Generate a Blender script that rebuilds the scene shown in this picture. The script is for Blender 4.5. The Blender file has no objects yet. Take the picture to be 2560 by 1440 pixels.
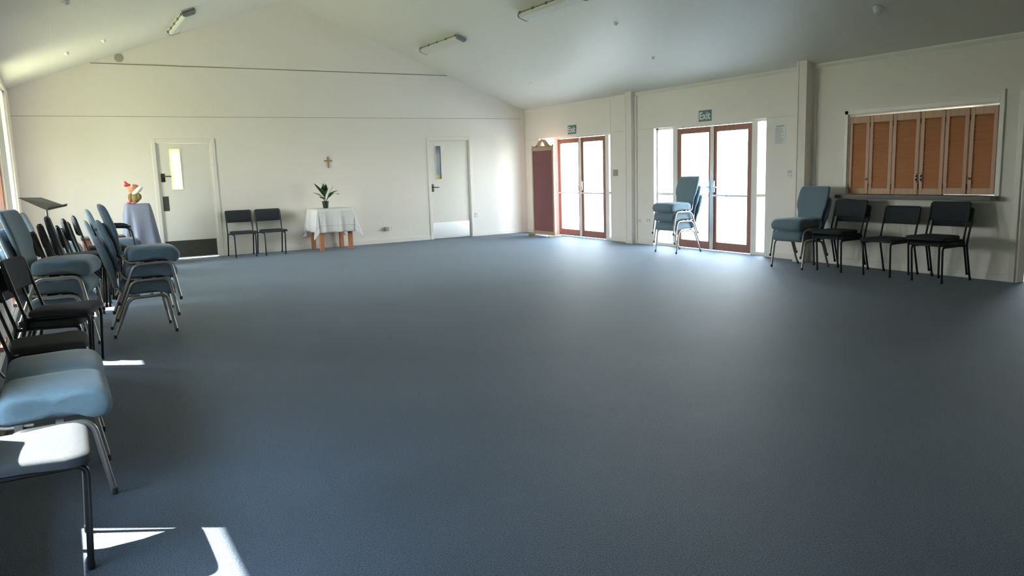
import bpy, bmesh, math, random
from mathutils import Vector, Matrix
from math import sin, cos, pi, radians, sqrt
random.seed(7)
S = bpy.context.scene
COL = S.collection

# ------------------------------------------------------------------ materials
def newmat(name):
    m = bpy.data.materials.new(name); m.use_nodes = True
    nt = m.node_tree
    return m, nt, nt.nodes['Principled BSDF']
def mat(name, col, rough=0.6, metal=0.0, bump=0.0, bscale=200.0, var=0.0, vscale=8.0, spec=0.5, sheen=0.0, aniso=None):
    m, nt, b = newmat(name)
    b.inputs['Base Color'].default_value = (*col, 1)
    b.inputs['Roughness'].default_value = rough
    b.inputs['Metallic'].default_value = metal
    b.inputs['Specular IOR Level'].default_value = spec
    if sheen:
        b.inputs['Sheen Weight'].default_value = sheen
        b.inputs['Sheen Roughness'].default_value = 0.4
    tc = nt.nodes.new('ShaderNodeTexCoord')
    if var:
        n = nt.nodes.new('ShaderNodeTexNoise'); n.inputs['Scale'].default_value = vscale; n.inputs['Detail'].default_value = 4
        nt.links.new(tc.outputs['Object'], n.inputs['Vector'])
        mx = nt.nodes.new('ShaderNodeMix'); mx.data_type = 'RGBA'
        mx.inputs[6].default_value = (*[c*(1-var) for c in col], 1)
        mx.inputs[7].default_value = (*[min(1, c*(1+var)) for c in col], 1)
        nt.links.new(n.outputs['Fac'], mx.inputs[0]); nt.links.new(mx.outputs[2], b.inputs['Base Color'])
    if bump:
        n = nt.nodes.new('ShaderNodeTexNoise'); n.inputs['Scale'].default_value = bscale; n.inputs['Detail'].default_value = 3
        nt.links.new(tc.outputs['Object'], n.inputs['Vector'])
        bp = nt.nodes.new('ShaderNodeBump'); bp.inputs['Strength'].default_value = bump; bp.inputs['Distance'].default_value = 0.004
        nt.links.new(n.outputs['Fac'], bp.inputs['Height']); nt.links.new(bp.outputs['Normal'], b.inputs['Normal'])
    return m
def wood(name, c1, c2, rough=0.45, axis='Z', scale=6.0):
    m, nt, b = newmat(name)
    tc = nt.nodes.new('ShaderNodeTexCoord'); mp = nt.nodes.new('ShaderNodeMapping')
    s = {'X': (0.6, 9, 9), 'Y': (9, 0.6, 9), 'Z': (9, 9, 0.6)}[axis]
    mp.inputs['Scale'].default_value = s
    n = nt.nodes.new('ShaderNodeTexNoise'); n.inputs['Scale'].default_value = scale; n.inputs['Detail'].default_value = 6; n.inputs['Distortion'].default_value = 0.6
    cr = nt.nodes.new('ShaderNodeValToRGB')
    cr.color_ramp.elements[0].position = 0.3; cr.color_ramp.elements[0].color = (*c1, 1)
    cr.color_ramp.elements[1].position = 0.7; cr.color_ramp.elements[1].color = (*c2, 1)
    nt.links.new(tc.outputs['Object'], mp.inputs['Vector']); nt.links.new(mp.outputs['Vector'], n.inputs['Vector'])
    nt.links.new(n.outputs['Fac'], cr.inputs['Fac']); nt.links.new(cr.outputs['Color'], b.inputs['Base Color'])
    b.inputs['Roughness'].default_value = rough
    return m
def glass(name, tint=(0.97, 0.99, 0.98)):
    m = bpy.data.materials.new(name); m.use_nodes = True; nt = m.node_tree
    nt.nodes.clear()
    o = nt.nodes.new('ShaderNodeOutputMaterial'); mx = nt.nodes.new('ShaderNodeMixShader')
    t = nt.nodes.new('ShaderNodeBsdfTransparent'); t.inputs['Color'].default_value = (*tint, 1)
    g = nt.nodes.new('ShaderNodeBsdfGlossy'); g.inputs['Roughness'].default_value = 0.02
    f = nt.nodes.new('ShaderNodeLayerWeight'); f.inputs['Blend'].default_value = 0.5
    p = nt.nodes.new('ShaderNodeMath'); p.operation = 'POWER'; p.inputs[1].default_value = 4.0
    q = nt.nodes.new('ShaderNodeMapRange'); q.inputs[3].default_value = 0.02; q.inputs[4].default_value = 0.5
    nt.links.new(f.outputs['Facing'], p.inputs[0]); nt.links.new(p.outputs[0], q.inputs[0])
    nt.links.new(q.outputs[0], mx.inputs['Fac']); nt.links.new(t.outputs[0], mx.inputs[1]); nt.links.new(g.outputs[0], mx.inputs[2])
    nt.links.new(mx.outputs[0], o.inputs['Surface'])
    return m
def frosted(name, tint):
    m = bpy.data.materials.new(name); m.use_nodes = True; nt = m.node_tree
    nt.nodes.clear()
    o = nt.nodes.new('ShaderNodeOutputMaterial'); mx = nt.nodes.new('ShaderNodeMixShader')
    t = nt.nodes.new('ShaderNodeBsdfTranslucent'); t.inputs['Color'].default_value = (*tint, 1)
    d = nt.nodes.new('ShaderNodeBsdfPrincipled'); d.inputs['Base Color'].default_value = (*[c*0.6 for c in tint], 1); d.inputs['Roughness'].default_value = 0.15
    mx.inputs['Fac'].default_value = 0.35
    nt.links.new(t.outputs[0], mx.inputs[1]); nt.links.new(d.outputs[0], mx.inputs[2]); nt.links.new(mx.outputs[0], o.inputs['Surface'])
    return m

M = {}
M['wall'] = mat('cream_wall_paint', (0.865, 0.81, 0.75), 0.55, bump=0.05, bscale=60, spec=0.4)
M['trim'] = mat('white_gloss_trim', (0.845, 0.81, 0.75), 0.35)
M['white'] = mat('white_plastic', (0.80, 0.80, 0.78), 0.4)
M['groove'] = mat('dark_panel_joint', (0.28, 0.26, 0.22), 0.8)  # darker tone of the wall-sheet joint strips
M['doorpaint'] = mat('cream_door_paint', (0.84, 0.80, 0.735), 0.4)
M['bronze'] = mat('dark_bronze_plate', (0.075, 0.075, 0.06), 0.5, metal=0.3)
M['steel'] = mat('brushed_steel_plate', (0.62, 0.63, 0.63), 0.28, metal=1.0, bump=0.02, bscale=400)
M['handle'] = mat('dark_handle_metal', (0.09, 0.085, 0.07), 0.35, metal=0.8)
M['blue'] = mat('blue_grey_upholstery', (0.155, 0.225, 0.280), 0.75, bump=0.25, bscale=260, var=0.12, vscale=60, spec=0.35, sheen=0.25)
M['frame'] = mat('pewter_chair_tube', (0.42, 0.40, 0.37), 0.36, metal=0.75)
M['black'] = mat('charcoal_upholstery', (0.032, 0.036, 0.043), 0.8, bump=0.2, bscale=300, var=0.2, vscale=80, spec=0.3)
M['blacktube'] = mat('black_painted_tube', (0.012, 0.014, 0.015), 0.35, spec=0.5)
M['blackplastic'] = mat('black_plastic', (0.015, 0.016, 0.018), 0.45)
M['rubber'] = mat('rubber_foot', (0.05, 0.055, 0.06), 0.7)
M['cloth'] = mat('white_linen', (0.80, 0.80, 0.80), 0.85, bump=0.15, bscale=300, spec=0.2)
M['greycloth'] = mat('blue_grey_drape', (0.20, 0.215, 0.28), 0.9, bump=0.2, bscale=200, spec=0.2)
M['blackcloth'] = mat('black_drape', (0.02, 0.02, 0.024), 0.9)
M['orangewood'] = wood('orange_pine', (0.42, 0.17, 0.075), (0.55, 0.25, 0.12))
M['shutterwood'] = wood('shutter_pine', (0.43, 0.205, 0.09), (0.52, 0.275, 0.13), 0.4)
M['slatwood'] = wood('shutter_slat_pine', (0.43, 0.20, 0.095), (0.52, 0.26, 0.13), 0.45, axis='Y')
M['redwood'] = wood('red_stained_timber', (0.30, 0.125, 0.085), (0.38, 0.17, 0.12), 0.4)
M['brownwood'] = wood('brown_cabinet_wood', (0.17, 0.06, 0.035), (0.25, 0.10, 0.055), 0.3, axis='X')
M['darkwood'] = wood('dark_wood_edge', (0.05, 0.03, 0.02), (0.08, 0.045, 0.03), 0.4, axis='X')
M['pine'] = wood('pale_pine_frame', (0.48, 0.31, 0.19), (0.58, 0.40, 0.26), 0.45)
M['rose'] = mat('dusky_rose_fabric', (0.29, 0.13, 0.14), 0.9, bump=0.2, bscale=250, spec=0.2)
M['crosswood'] = wood('cross_oak', (0.28, 0.17, 0.07), (0.38, 0.25, 0.11), 0.4)
M['leaf'] = mat('lily_leaf', (0.035, 0.095, 0.035), 0.4, var=0.25, vscale=20)
M['petal'] = mat('lily_spathe', (0.85, 0.85, 0.78), 0.6)
M['soil'] = mat('potting_soil', (0.03, 0.02, 0.015), 0.9)
M['pot'] = mat('black_plant_pot', (0.02, 0.022, 0.022), 0.4)
M['laminate'] = mat('grey_laminate_shelf', (0.22, 0.205, 0.19), 0.4, var=0.1, vscale=80)
M['signgreen'] = mat('sign_green', (0.10, 0.22, 0.20), 0.4)
M['paper'] = mat('white_paper', (0.82, 0.82, 0.82), 0.8)
M['ink'] = mat('grey_ink', (0.25, 0.25, 0.27), 0.8)
M['yellow'] = mat('yellow_sticker', (0.75, 0.62, 0.10), 0.6)
M['detector'] = mat('bright_white_plastic', (0.93, 0.93, 0.91), 0.6)
M['greysw'] = mat('grey_switch', (0.40, 0.38, 0.34), 0.5)
M['fixture'] = mat('fluoro_housing', (0.55, 0.56, 0.55), 0.4)
M['fixend'] = mat('fluoro_end_cap', (0.28, 0.30, 0.31), 0.5)
M['lens'] = mat('prismatic_lens', (0.70, 0.71, 0.69), 0.3, bump=0.3, bscale=150)
M['clip'] = mat('lens_clip', (0.16, 0.15, 0.13), 0.5)
M['vent'] = mat('grey_vent', (0.40, 0.39, 0.34), 0.6)
M['standgrey'] = mat('dark_grey_stand', (0.055, 0.055, 0.055), 0.5, metal=0.2)
M['toyred'] = mat('toy_red_plush', (0.48, 0.04, 0.05), 0.9)
M['toyorange'] = mat('toy_orange_plush', (0.60, 0.20, 0.10), 0.9)
M['toywhite'] = mat('toy_white_plush', (0.85, 0.82, 0.74), 0.9)
M['toyolive'] = mat('toy_olive_plush', (0.28, 0.22, 0.08), 0.9)
M['toybrown'] = mat('toy_brown_plush', (0.22, 0.11, 0.05), 0.9)
M['toypink'] = mat('toy_pink_plush', (0.52, 0.15, 0.14), 0.9)
M['kitdark'] = mat('dark_kitchen_drawer', (0.03, 0.032, 0.035), 0.3)
M['kitfloor'] = mat('grey_vinyl', (0.25, 0.26, 0.27), 0.35)
M['grass'] = mat('lawn_grass', (0.25, 0.235, 0.13), 0.9, var=0.3, vscale=3)
M['paving'] = mat('pale_concrete', (0.46, 0.455, 0.43), 0.85, var=0.1, vscale=2)
M['soffit'] = mat('soffit_white', (0.7, 0.7, 0.66), 0.7)
M['glass'] = glass('clear_window_glass')
M['frostyellow'] = frosted('yellow_green_textured_glass', (0.66, 0.80, 0.30))
M['frostblue'] = mat('dim_blue_grey_glass', (0.085, 0.15, 0.20), 0.12)
M['alu'] = mat('aluminium_rail', (0.6, 0.62, 0.62), 0.35, metal=0.9)

def carpet():
    m, nt, b = newmat('blue_grey_loop_carpet')
    L = nt.links.new
    tc = nt.nodes.new('ShaderNodeTexCoord')
    n1 = nt.nodes.new('ShaderNodeTexNoise'); n1.inputs['Scale'].default_value = 170; n1.inputs['Detail'].default_value = 3
    n2 = nt.nodes.new('ShaderNodeTexNoise'); n2.inputs['Scale'].default_value = 1.1; n2.inputs['Detail'].default_value = 5
    n3 = nt.nodes.new('ShaderNodeTexNoise'); n3.inputs['Scale'].default_value = 60; n3.inputs['Detail'].default_value = 2
    for n in (n1, n2, n3): L(tc.outputs['Object'], n.inputs['Vector'])
    cr = nt.nodes.new('ShaderNodeValToRGB')
    cr.color_ramp.elements[0].position = 0.36; cr.color_ramp.elements[0].color = (0.020, 0.029, 0.043, 1)
    cr.color_ramp.elements[1].position = 0.64; cr.color_ramp.elements[1].color = (0.086, 0.105, 0.136, 1)
    L(n1.outputs['Fac'], cr.inputs['Fac'])
    c2 = nt.nodes.new('ShaderNodeValToRGB')
    c2.color_ramp.elements[0].position = 0.35; c2.color_ramp.elements[0].color = (0.86, 0.86, 0.84, 1)
    c2.color_ramp.elements[1].position = 0.6; c2.color_ramp.elements[1].color = (1, 1, 1, 1)
    L(n2.outputs['Fac'], c2.inputs['Fac'])
    mx = nt.nodes.new('ShaderNodeMix'); mx.data_type = 'RGBA'; mx.blend_type = 'MULTIPLY'; mx.inputs[0].default_value = 1
    L(cr.outputs['Color'], mx.inputs[6]); L(c2.outputs['Color'], mx.inputs[7])
    # old stains of their own shape: soft spots at fixed places
    last = mx.outputs[2]
    for (sx, sy, rx, ry, k) in ((-6.54, -1.49, .17, .16, .62), (-5.83, -9.72, .03, .03, .5), (-6.5, -6.4, .25, .12, .8), (-5.9, -6.9, .2, .14, .82), (-5.0, -4.3, .35, .2, .86), (-6.9, -7.9, .2, .15, .85)):
        mp = nt.nodes.new('ShaderNodeMapping'); mp.inputs['Location'].default_value = (-sx/rx, -sy/ry, 0); mp.inputs['Scale'].default_value = (1/rx, 1/ry, 0)
        L(tc.outputs['Object'], mp.inputs['Vector'])
        ln = nt.nodes.new('ShaderNodeVectorMath'); ln.operation = 'LENGTH'; L(mp.outputs['Vector'], ln.inputs[0])
        mr = nt.nodes.new('ShaderNodeMapRange'); mr.interpolation_type = 'SMOOTHSTEP'
        mr.inputs[1].default_value = 0.5; mr.inputs[2].default_value = 1.1; mr.inputs[3].default_value = k; mr.inputs[4].default_value = 1.0
        L(ln.outputs['Value'], mr.inputs[0])
        vm = nt.nodes.new('ShaderNodeVectorMath'); vm.operation = 'SCALE'; L(last, vm.inputs[0]); L(mr.outputs[0], vm.inputs['Scale'])
        last = vm.outputs[0]
    L(last, b.inputs['Base Color'])
    bp = nt.nodes.new('ShaderNodeBump'); bp.inputs['Strength'].default_value = 0.5; bp.inputs['Distance'].default_value = 0.006
    L(n1.outputs['Fac'], bp.inputs['Height']); L(bp.outputs['Normal'], b.inputs['Normal'])
    b.inputs['Roughness'].default_value = 0.62
    b.inputs['Specular IOR Level'].default_value = 0.36
    b.inputs['Specular Tint'].default_value = (0.62, 0.80, 1, 1)
    b.inputs['Sheen Weight'].default_value = 0.22; b.inputs['Sheen Roughness'].default_value = 0.4
    b.inputs['Sheen Tint'].default_value = (0.75, 0.87, 1, 1)
    return m
M['carpet'] = carpet()
def ceiling_mat():
    m, nt, b = newmat('white_ceiling_tiles')
    L = nt.links.new
    tc = nt.nodes.new('ShaderNodeTexCoord'); mp = nt.nodes.new('ShaderNodeMapping')
    mp.inputs['Rotation'].default_value = (0, 0, pi/2)
    br = nt.nodes.new('ShaderNodeTexBrick'); br.inputs['Scale'].default_value = 1.0
    br.inputs['Brick Width'].default_value = 0.6; br.inputs['Row Height'].default_value = 0.3
    br.inputs['Mortar Size'].default_value = 0.004
    br.inputs['Color1'].default_value = br.inputs['Color2'].default_value = (0.80, 0.78, 0.735, 1)
    br.inputs['Mortar'].default_value = (0.84, 0.82, 0.775, 1)
    L(tc.outputs['Object'], mp.inputs['Vector']); L(mp.outputs['Vector'], br.inputs['Vector'])
    L(br.outputs['Color'], b.inputs['Base Color']); b.inputs['Roughness'].default_value = 0.5
    b.inputs['Specular IOR Level'].default_value = 0.35
    return m
M['ceiling'] = ceiling_mat()

# ------------------------------------------------------------------ mesh helpers
class B:
    def __init__(self): self.bm = bmesh.new()
    def box(self, x0, x1, y0, y1, z0, z1, bev=0.0, seg=2):
        bm = self.bm
        r = bmesh.ops.create_cube(bm, size=1)
        vs = r['verts']
        for v in vs:
            v.co = Vector(((x0+x1)/2 + v.co.x*(x1-x0), (y0+y1)/2 + v.co.y*(y1-y0), (z0+z1)/2 + v.co.z*(z1-z0)))
        if bev > 0:
            es = {e for v in vs for e in v.link_edges}
            bmesh.ops.bevel(bm, geom=list(es), offset=bev, segments=seg, profile=0.5, affect='EDGES')
        return self
    def quadbox(self, pts, nrm, th):
        """slab from 4 corner points extruded along nrm by th"""
        bm = self.bm; n = Vector(nrm)*th
        a = [bm.verts.new(p) for p in pts]; c = [bm.verts.new(Vector(p)+n) for p in pts]
        bm.faces.new(a[::-1]); bm.faces.new(c)
        k = len(pts)
        for i in range(k): bm.faces.new((a[i], a[(i+1) % k], c[(i+1) % k], c[i]))
        return self
    def prism(self, poly, axis, a0, a1):
        """poly in the other two axes (in order), extruded along axis"""
        f = {'x': lambda p, t: (t, p[0], p[1]), 'y': lambda p, t: (p[0], t, p[1]), 'z': lambda p, t: (p[0], p[1], t)}[axis]
        bm = self.bm
        a = [bm.verts.new(f(p, a0)) for p in poly]; c = [bm.verts.new(f(p, a1)) for p in poly]
        bm.faces.new(a[::-1]); bm.faces.new(c); k = len(poly)
        for i in range(k): bm.faces.new((a[i], a[(i+1) % k], c[(i+1) % k], c[i]))
        return self
    def loft(self, loops, cap=True, closed=True):
        bm = self.bm
        V = [[bm.verts.new(p) for p in l] for l in loops]; k = len(loops[0])
        for i in range(len(V)-1):
            for j in range(k if closed else k-1):
                bm.faces.new((V[i][j], V[i][(j+1) % k], V[i+1][(j+1) % k], V[i+1][j]))
        if cap and closed:
            bm.faces.new(V[0][::-1]); bm.faces.new(V[-1])
        return self
    def tube(self, pts, r, n=8, sq=None, taper=None):
        pts = [Vector(p) for p in pts]
        loops = []; up = None
        for i, p in enumerate(pts):
            d = (pts[min(i+1, len(pts)-1)] - pts[max(i-1, 0)]).normalized()
            if up is None:
                up = Vector((0, 1, 0)) if abs(d.y) < 0.9 else Vector((1, 0, 0))
            s = d.cross(up).normalized(); up = s.cross(d).normalized()
            rr = r if taper is None else r*taper[i]
            ra, rb = (rr, rr) if sq is None else (rr*sq[0], rr*sq[1])
            loops.append([p + s*(cos(2*pi*k/n)*ra) + up*(sin(2*pi*k/n)*rb) for k in range(n)])
        return self.loft(loops)
    def lathe(self, prof, c=(0, 0, 0), n=24, axis='z', cap=True):
        c = Vector(c); loops = []
        for (r, z) in prof:
            l = []
            for k in range(n):
                a = 2*pi*k/n
                v = {'z': (r*cos(a), r*sin(a), z), 'y': (r*cos(a), z, -r*sin(a)), 'x': (z, r*cos(a), r*sin(a))}[axis]
                l.append(c + Vector(v))
            loops.append(l)
        return self.loft(loops, cap)
    def ball(self, c, r, sx=1, sy=1, sz=1, rot=None, n=14, m=9):
        loops = []
        R = rot or Matrix.Identity(3)
        for i in range(1, m):
            t = pi*i/m
            loops.append([Vector(c) + R @ Vector((r*sx*sin(t)*cos(2*pi*k/n), r*sy*sin(t)*sin(2*pi*k/n), -r*sz*cos(t))) for k in range(n)])
        return self.loft(loops)
    def xform(self, mx):
        bmesh.ops.transform(self.bm, matrix=mx, verts=self.bm.verts[:]); return self

def fillet(pts, rad, seg=5):
    pts = [Vector(p) for p in pts]; out = [pts[0]]
    for i in range(1, len(pts)-1):
        a, p, b = pts[i-1], pts[i], pts[i+1]
        d1 = (a-p); d2 = (b-p); r = min(rad, d1.length*0.48, d2.length*0.48)
        p1 = p + d1.normalized()*r; p2 = p + d2.normalized()*r
        for k in range(seg+1):
            t = k/seg; out.append(p1*(1-t)**2 + p*2*t*(1-t) + p2*t*t)
    out.append(pts[-1]); return out
def crom(pts, seg=5):
    n = len(pts); out = []
    for i in range(n):
        p0, p1, p2, p3 = [Vector(pts[(i+k-1) % n]) for k in range(4)]
        for s in range(seg):
            t = s/seg
            out.append(0.5*((2*p1)+(-p0+p2)*t+(2*p0-5*p1+4*p2-p3)*t*t+(-p0+3*p1-3*p2+p3)*t**3))
    return out
def superloop(hw, ht, n=28, e=3.5):
    L = []
    for k in range(n):
        a = 2*pi*k/n; c, s = cos(a), sin(a)
        L.append((hw*math.copysign(abs(c)**(2/e), c), ht*math.copysign(abs(s)**(2/e), s)))
    return L

def obj(name, b, m, parent=None, smooth=False, label=None):
    me = bpy.data.meshes.new(name)
    bmesh.ops.recalc_face_normals(b.bm, faces=b.bm.faces[:])
    b.bm.to_mesh(me); b.bm.free()
    me.materials.append(M[m] if isinstance(m, str) else m)
    if smooth:
        for p in me.polygons: p.use_smooth = True
        try: me.set_sharp_from_angle(angle=radians(smooth if smooth is not True else 40))
        except Exception: pass
    o = bpy.data.objects.new(name, me); COL.objects.link(o)
    if parent is not None: o.parent = parent
    if label: o['label'] = label
    return o
def tag(o, label, cat, group=None):
    o['label'] = label; o['category'] = cat
    if group: o['group'] = group
    return o
def thing(name, label, cat, loc=(0, 0, 0), rz=0, group=None):
    o = bpy.data.objects.new(name, None); COL.objects.link(o)
    o.empty_display_size = 0.1
    o.location = loc; o.rotation_euler = (0, 0, rz)
    return tag(o, label, cat, group)
def struct(name, b=None, m=None, label=None, loc=(0, 0, 0), smooth=False):
    if b is None:
        o = bpy.data.objects.new(name, None); COL.objects.link(o); o.location = loc
    else:
        o = obj(name, b, m, smooth=smooth)
    o['kind'] = 'structure'
    if label: o['label'] = label
    return o
KIDS = {}
def dup(root, loc, rz, label):
    r = root.copy(); COL.objects.link(r); r.location = loc; r.rotation_euler = (0, 0, rz); r['label'] = label
    for ch in list(root.children):
        c = ch.copy(); COL.objects.link(c); c.parent = r
        for g in list(ch.children):
            d = g.copy(); COL.objects.link(d); d.parent = c
    return r

# ------------------------------------------------------------------ room dimensions
XL = -9.33; XA = -4.95; ZA = 4.475; ZE = 2.604; SL = 0.373; SR = (ZA-ZE)/4.95
YB = -18.0                        # wall behind the photographer
T = 0.12
zc = lambda x: ZA - SR*(x-XA) if x > XA else ZA - SL*(XA-x)

struct('floor', B().box(XL-T, 0+T, YB-T, T, -0.06, 0), 'carpet')
# ceiling: two pitched planes that run on outside as the eaves
EL, ER = -10.43, 0.65
b = B()
b.prism([(XA, zc(XA)), (EL, zc(EL)), (EL, zc(EL)+0.14), (XA, zc(XA)+0.14)], 'y', YB-0.5, 0.6)
b.prism([(ER, zc(ER)), (XA, zc(XA)), (XA, zc(XA)+0.14), (ER, zc(ER)+0.14)], 'y', YB-0.5, 0.6)
struct('ceiling', b, 'ceiling')

def gable(b, y0, y1, z0):
    b.prism([(XL-T, z0), (T, z0), (T, zc(T)), (XA, ZA), (XL-T, zc(XL-T))], 'y', y0, y1)
# back wall with two door openings
D1 = (-7.31, -6.416); D2 = (-2.25, -1.361); DH = 2.0
b = B()
xs = [XL-T, D1[0], D1[1], D2[0], D2[1], T]
for i in (0, 2, 4): b.box(xs[i], xs[i+1], 0, T, 0, DH)
gable(b, 0, T, DH)
struct('wall_back', b, 'wall')
b = B(); gable(b, YB-T, YB, 0); struct('wall_front', b, 'wall')
# right wall: exit doors 1 and 2, serving hatch, kitchen doorway
E1 = (-3.01, -0.56); E2 = (-6.655, -4.22); HT = (-9.865, -8.005); KD = (-10.95, -10.11)
EH = 1.98; HZ0, HZ1 = 0.922, 1.925
b = B()
def rw(y0, y1, z0, z1): b.box(0, T, y0, y1, z0, z1)
rw(E1[1], 0, 0, EH); rw(E2[1], E1[0], 0, EH); rw(HT[1], E2[0], 0, EH); rw(HT[0], HT[1], 0, HZ0); rw(HT[0], HT[1], HZ1, EH)
rw(KD[1], HT[0], 0, EH); rw(YB, KD[0], 0, EH)
b.prism([(0, EH), (T, EH), (T, zc(T)), (0, zc(0))], 'y', YB, 0)
struct('wall_right', b, 'wall')
# left wall: windows W1..W4
W = [(-2.7, -0.95, 0.15, 2.72), (-5.15, -3.9, 0.15, 1.93), (-7.66, -7.21, 0.15, 1.93), (-12.7, -10.77, 0.5, 1.93)]
b = B(); y = 0.0
for (y0, y1, z0, z1) in W:
    b.box(XL-T, XL, y1, y, 0, zc(XL-T)); b.box(XL-T, XL, y0, y1, 0, z0); b.box(XL-T, XL, y0, y1, z1, zc(XL-T)); y = y0
b.box(XL-T, XL, YB, y, 0, zc(XL-T))
struct('wall_left', b, 'wall')

# panel joints on the back wall, corner board, skirtings, cornice, pilasters
xg = lambda z: (XA-(ZA-z)/SL, XA+(ZA-z)/SR)
b = B().box(XL, -0.06, -0.004, 0.0, 2.427, 2.433); struct('trim_1', b, 'groove')
a, c = xg(3.274); b = B().box(a+.02, c-.02, -0.007, 0.0, 3.268, 3.280); struct('trim_2', b, 'groove')
struct('trim_3', B().box(-0.11, 0, -0.018, 0, 0, zc(-.11)-.01), 'wall')
b = B()
for s in ((XL, -7.373), (-6.352, -2.31), (-1.30, -0.11)): b.box(s[0], s[1], -0.012, 0, 0, 0.085, 0.003, 1)
struct('baseboard_back', b, 'trim')
b = B()
for s in ((-0.56, -0.02), (-3.55, -3.01), (-4.22, -3.73), (-7.3, -6.655), (-10.08, -7.47), (YB, -11.0)): b.box(-0.012, 0, s[0], s[1], 0, 0.085, 0.003, 1)
struct('baseboard_right', b, 'trim')
struct('baseboard_left', B().box(XL, XL+0.012, YB, 0, 0, 0.085, 0.003, 1), 'trim')
b = B().prism([(0, zc(0)), (-0.028, zc(-.028)), (-0.028, zc(-.028)-.02), (-0.012, zc(0)-.045), (0, zc(0)-.045)], 'y', YB, -0.02)
struct('trim_4', b, 'trim')
def pil(n, y0, y1, d):
    b = B().prism([(0, 0), (-d, 0), (-d, zc(-d)), (0, zc(0))], 'y', y0, y1)
    b.box(-d-0.008, -d, y1-0.03, y1, 0, zc(-d)-.01); b.box(-0.025, 0, y1, y1+0.03, 0, zc(0)-.05); b.box(-0.025, 0, y0-0.05, y0, 0, zc(0)-.05)
    b.box(-d-0.006, 0, y0-.004, y1+.004, 0, 0.07)
    struct(n, b, 'wall')
pil('trim_5', -3.735, -3.56, 0.095); pil('trim_6', -7.465, -7.31, 0.16)
# sheet joints on the right wall level with the door heads
b = B()
for s in ((-0.56, -0.02), (-3.55, -3.01), (-4.22, -3.76), (-7.29, -6.655)): b.box(-0.003, 0, s[0], s[1], EH-.002, EH+.002)
for y in (-3.02, -7.285): b.box(-0.003, 0, y-.002, y+.002, 0.1, zc(0)-.06)
struct('trim_7', b, mat('faint_joint', (0.55, 0.54, 0.49), 0.7))

# ------------------------------------------------------------------ internal doors on the back wall
def inner_door(n, x0, x1, ax0, ax1, label):
    d = struct(n, loc=((x0+x1)/2, 0, 0), label=label); ox = (x0+x1)/2
    X = lambda v: v-ox
    b = B()
    b.box(X(ax0), X(x0), -0.016, 0, 0, 2.066, 0.004, 1); b.box(X(x1), X(ax1), -0.016, 0, 0, 2.066, 0.004, 1)
    b.box(X(x0), X(x1), -0.016, 0, DH, 2.066, 0.004, 1)
    b.box(X(x0), X(x0)+.015, 0, T, 0, DH); b.box(X(x1)-.015, X(x1), 0, T, 0, DH); b.box(X(x0), X(x1), 0, T, DH-.012, DH)
    b.box(X(x0)+.015, X(x0)+.03, 0.075, 0.09, 0, DH); b.box(X(x1)-.03, X(x1)-.015, 0.075, 0.09, 0, DH); b.box(X(x0)+.015, X(x1)-.015, 0.075, .09, DH-.03, DH-.01)
    obj('door_frame', b, 'trim', d)
    return d, X
def slab(d, X, x0, x1, lx0, lx1, lz0, lz1, zb):
    b = B(); y0, y1 = 0.03, 0.07; z1 = DH-.016
    b.box(X(x0), X(lx0), y0, y1, zb, z1); b.box(X(lx1), X(x1), y0, y1, zb, z1)
    b.box(X(lx0), X(lx1), y0, y1, zb, lz0); b.box(X(lx0), X(lx1), y0, y1, lz1, z1)
    s = obj('door_panel', b, 'doorpaint', d)
    b = B(); w = .014
    b.box(X(lx0)-w, X(lx0), y0-.008, y0, lz0-w, lz1+w); b.box(X(lx1), X(lx1)+w, y0-.008, y0, lz0-w, lz1+w)
    b.box(X(lx0), X(lx1), y0-.008, y0, lz0-w, lz0); b.box(X(lx0), X(lx1), y0-.008, y0, lz1, lz1+w)
    obj('glazing_bead', b, 'doorpaint', d)
def lever(d, X, px0, px1, z0, z1, zl, lx, m='handle'):
    b = B().box(X(px0), X(px1), 0.02, 0.03, z0, z1, .003, 2)
    h = obj('door_handle', b, m, d, smooth=30)
    b = B(); xc = X((px0+px1)/2)
    b.tube(fillet([(xc, .022, zl), (xc, -.03, zl), (X(lx), -.032, zl-.004)], .015), 0.009, 10)
    obj('lever', b, m, h, smooth=50)
d1, X = inner_door('door_1', D1[0], D1[1], -7.373, -6.352, 'cream door left with yellow-green glass slot and dark kick plate')
slab(d1, X, -7.292, -6.434, -7.098, -6.932, 1.205, 1.89, 0.012)
obj('pane', B().box(X(-7.098), X(-6.932), 0.046, 0.052, 1.205, 1.89), 'frostyellow', d1, label='yellow-green textured glass slot')
obj('kick_plate', B().box(X(-7.288), X(-6.452), 0.026, 0.03, 0.03, 0.318), 'bronze', d1, label='dark bronze kick plate')
obj('push_plate', B().box(X(-7.265), X(-7.172), 0.026, 0.03, 0.84, 1.09), 'bronze', d1, label='dark bronze push plate')
lever(d1, X, -7.262, -7.2, 1.335, 1.48, 1.432, -7.10)
d2, X = inner_door('door_2', D2[0], D2[1], -2.309, -1.30, 'cream door right with blue-grey glass slot and steel kick plate')
slab(d2, X, -2.232, -1.38, -2.108, -1.995, 1.22, 1.884, 0.008)
obj('pane', B().box(X(-2.108), X(-1.995), 0.046, 0.052, 1.22, 1.884), 'frostblue', d2, label='dim blue-grey glass slot')
obj('notice_sticker', B().box(X(-2.104), X(-2.03), 0.044, 0.046, 1.225, 1.30), 'yellow', d2, label='small yellow sticker in the glass')
obj('kick_plate', B().box(X(-2.225), X(-1.40), 0.026, 0.03, 0.03, 0.335), 'steel', d2, label='brushed steel kick plate')
lever(d2, X, -2.222, -2.178, 0.965, 1.12, 1.058, -2.09)
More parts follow.
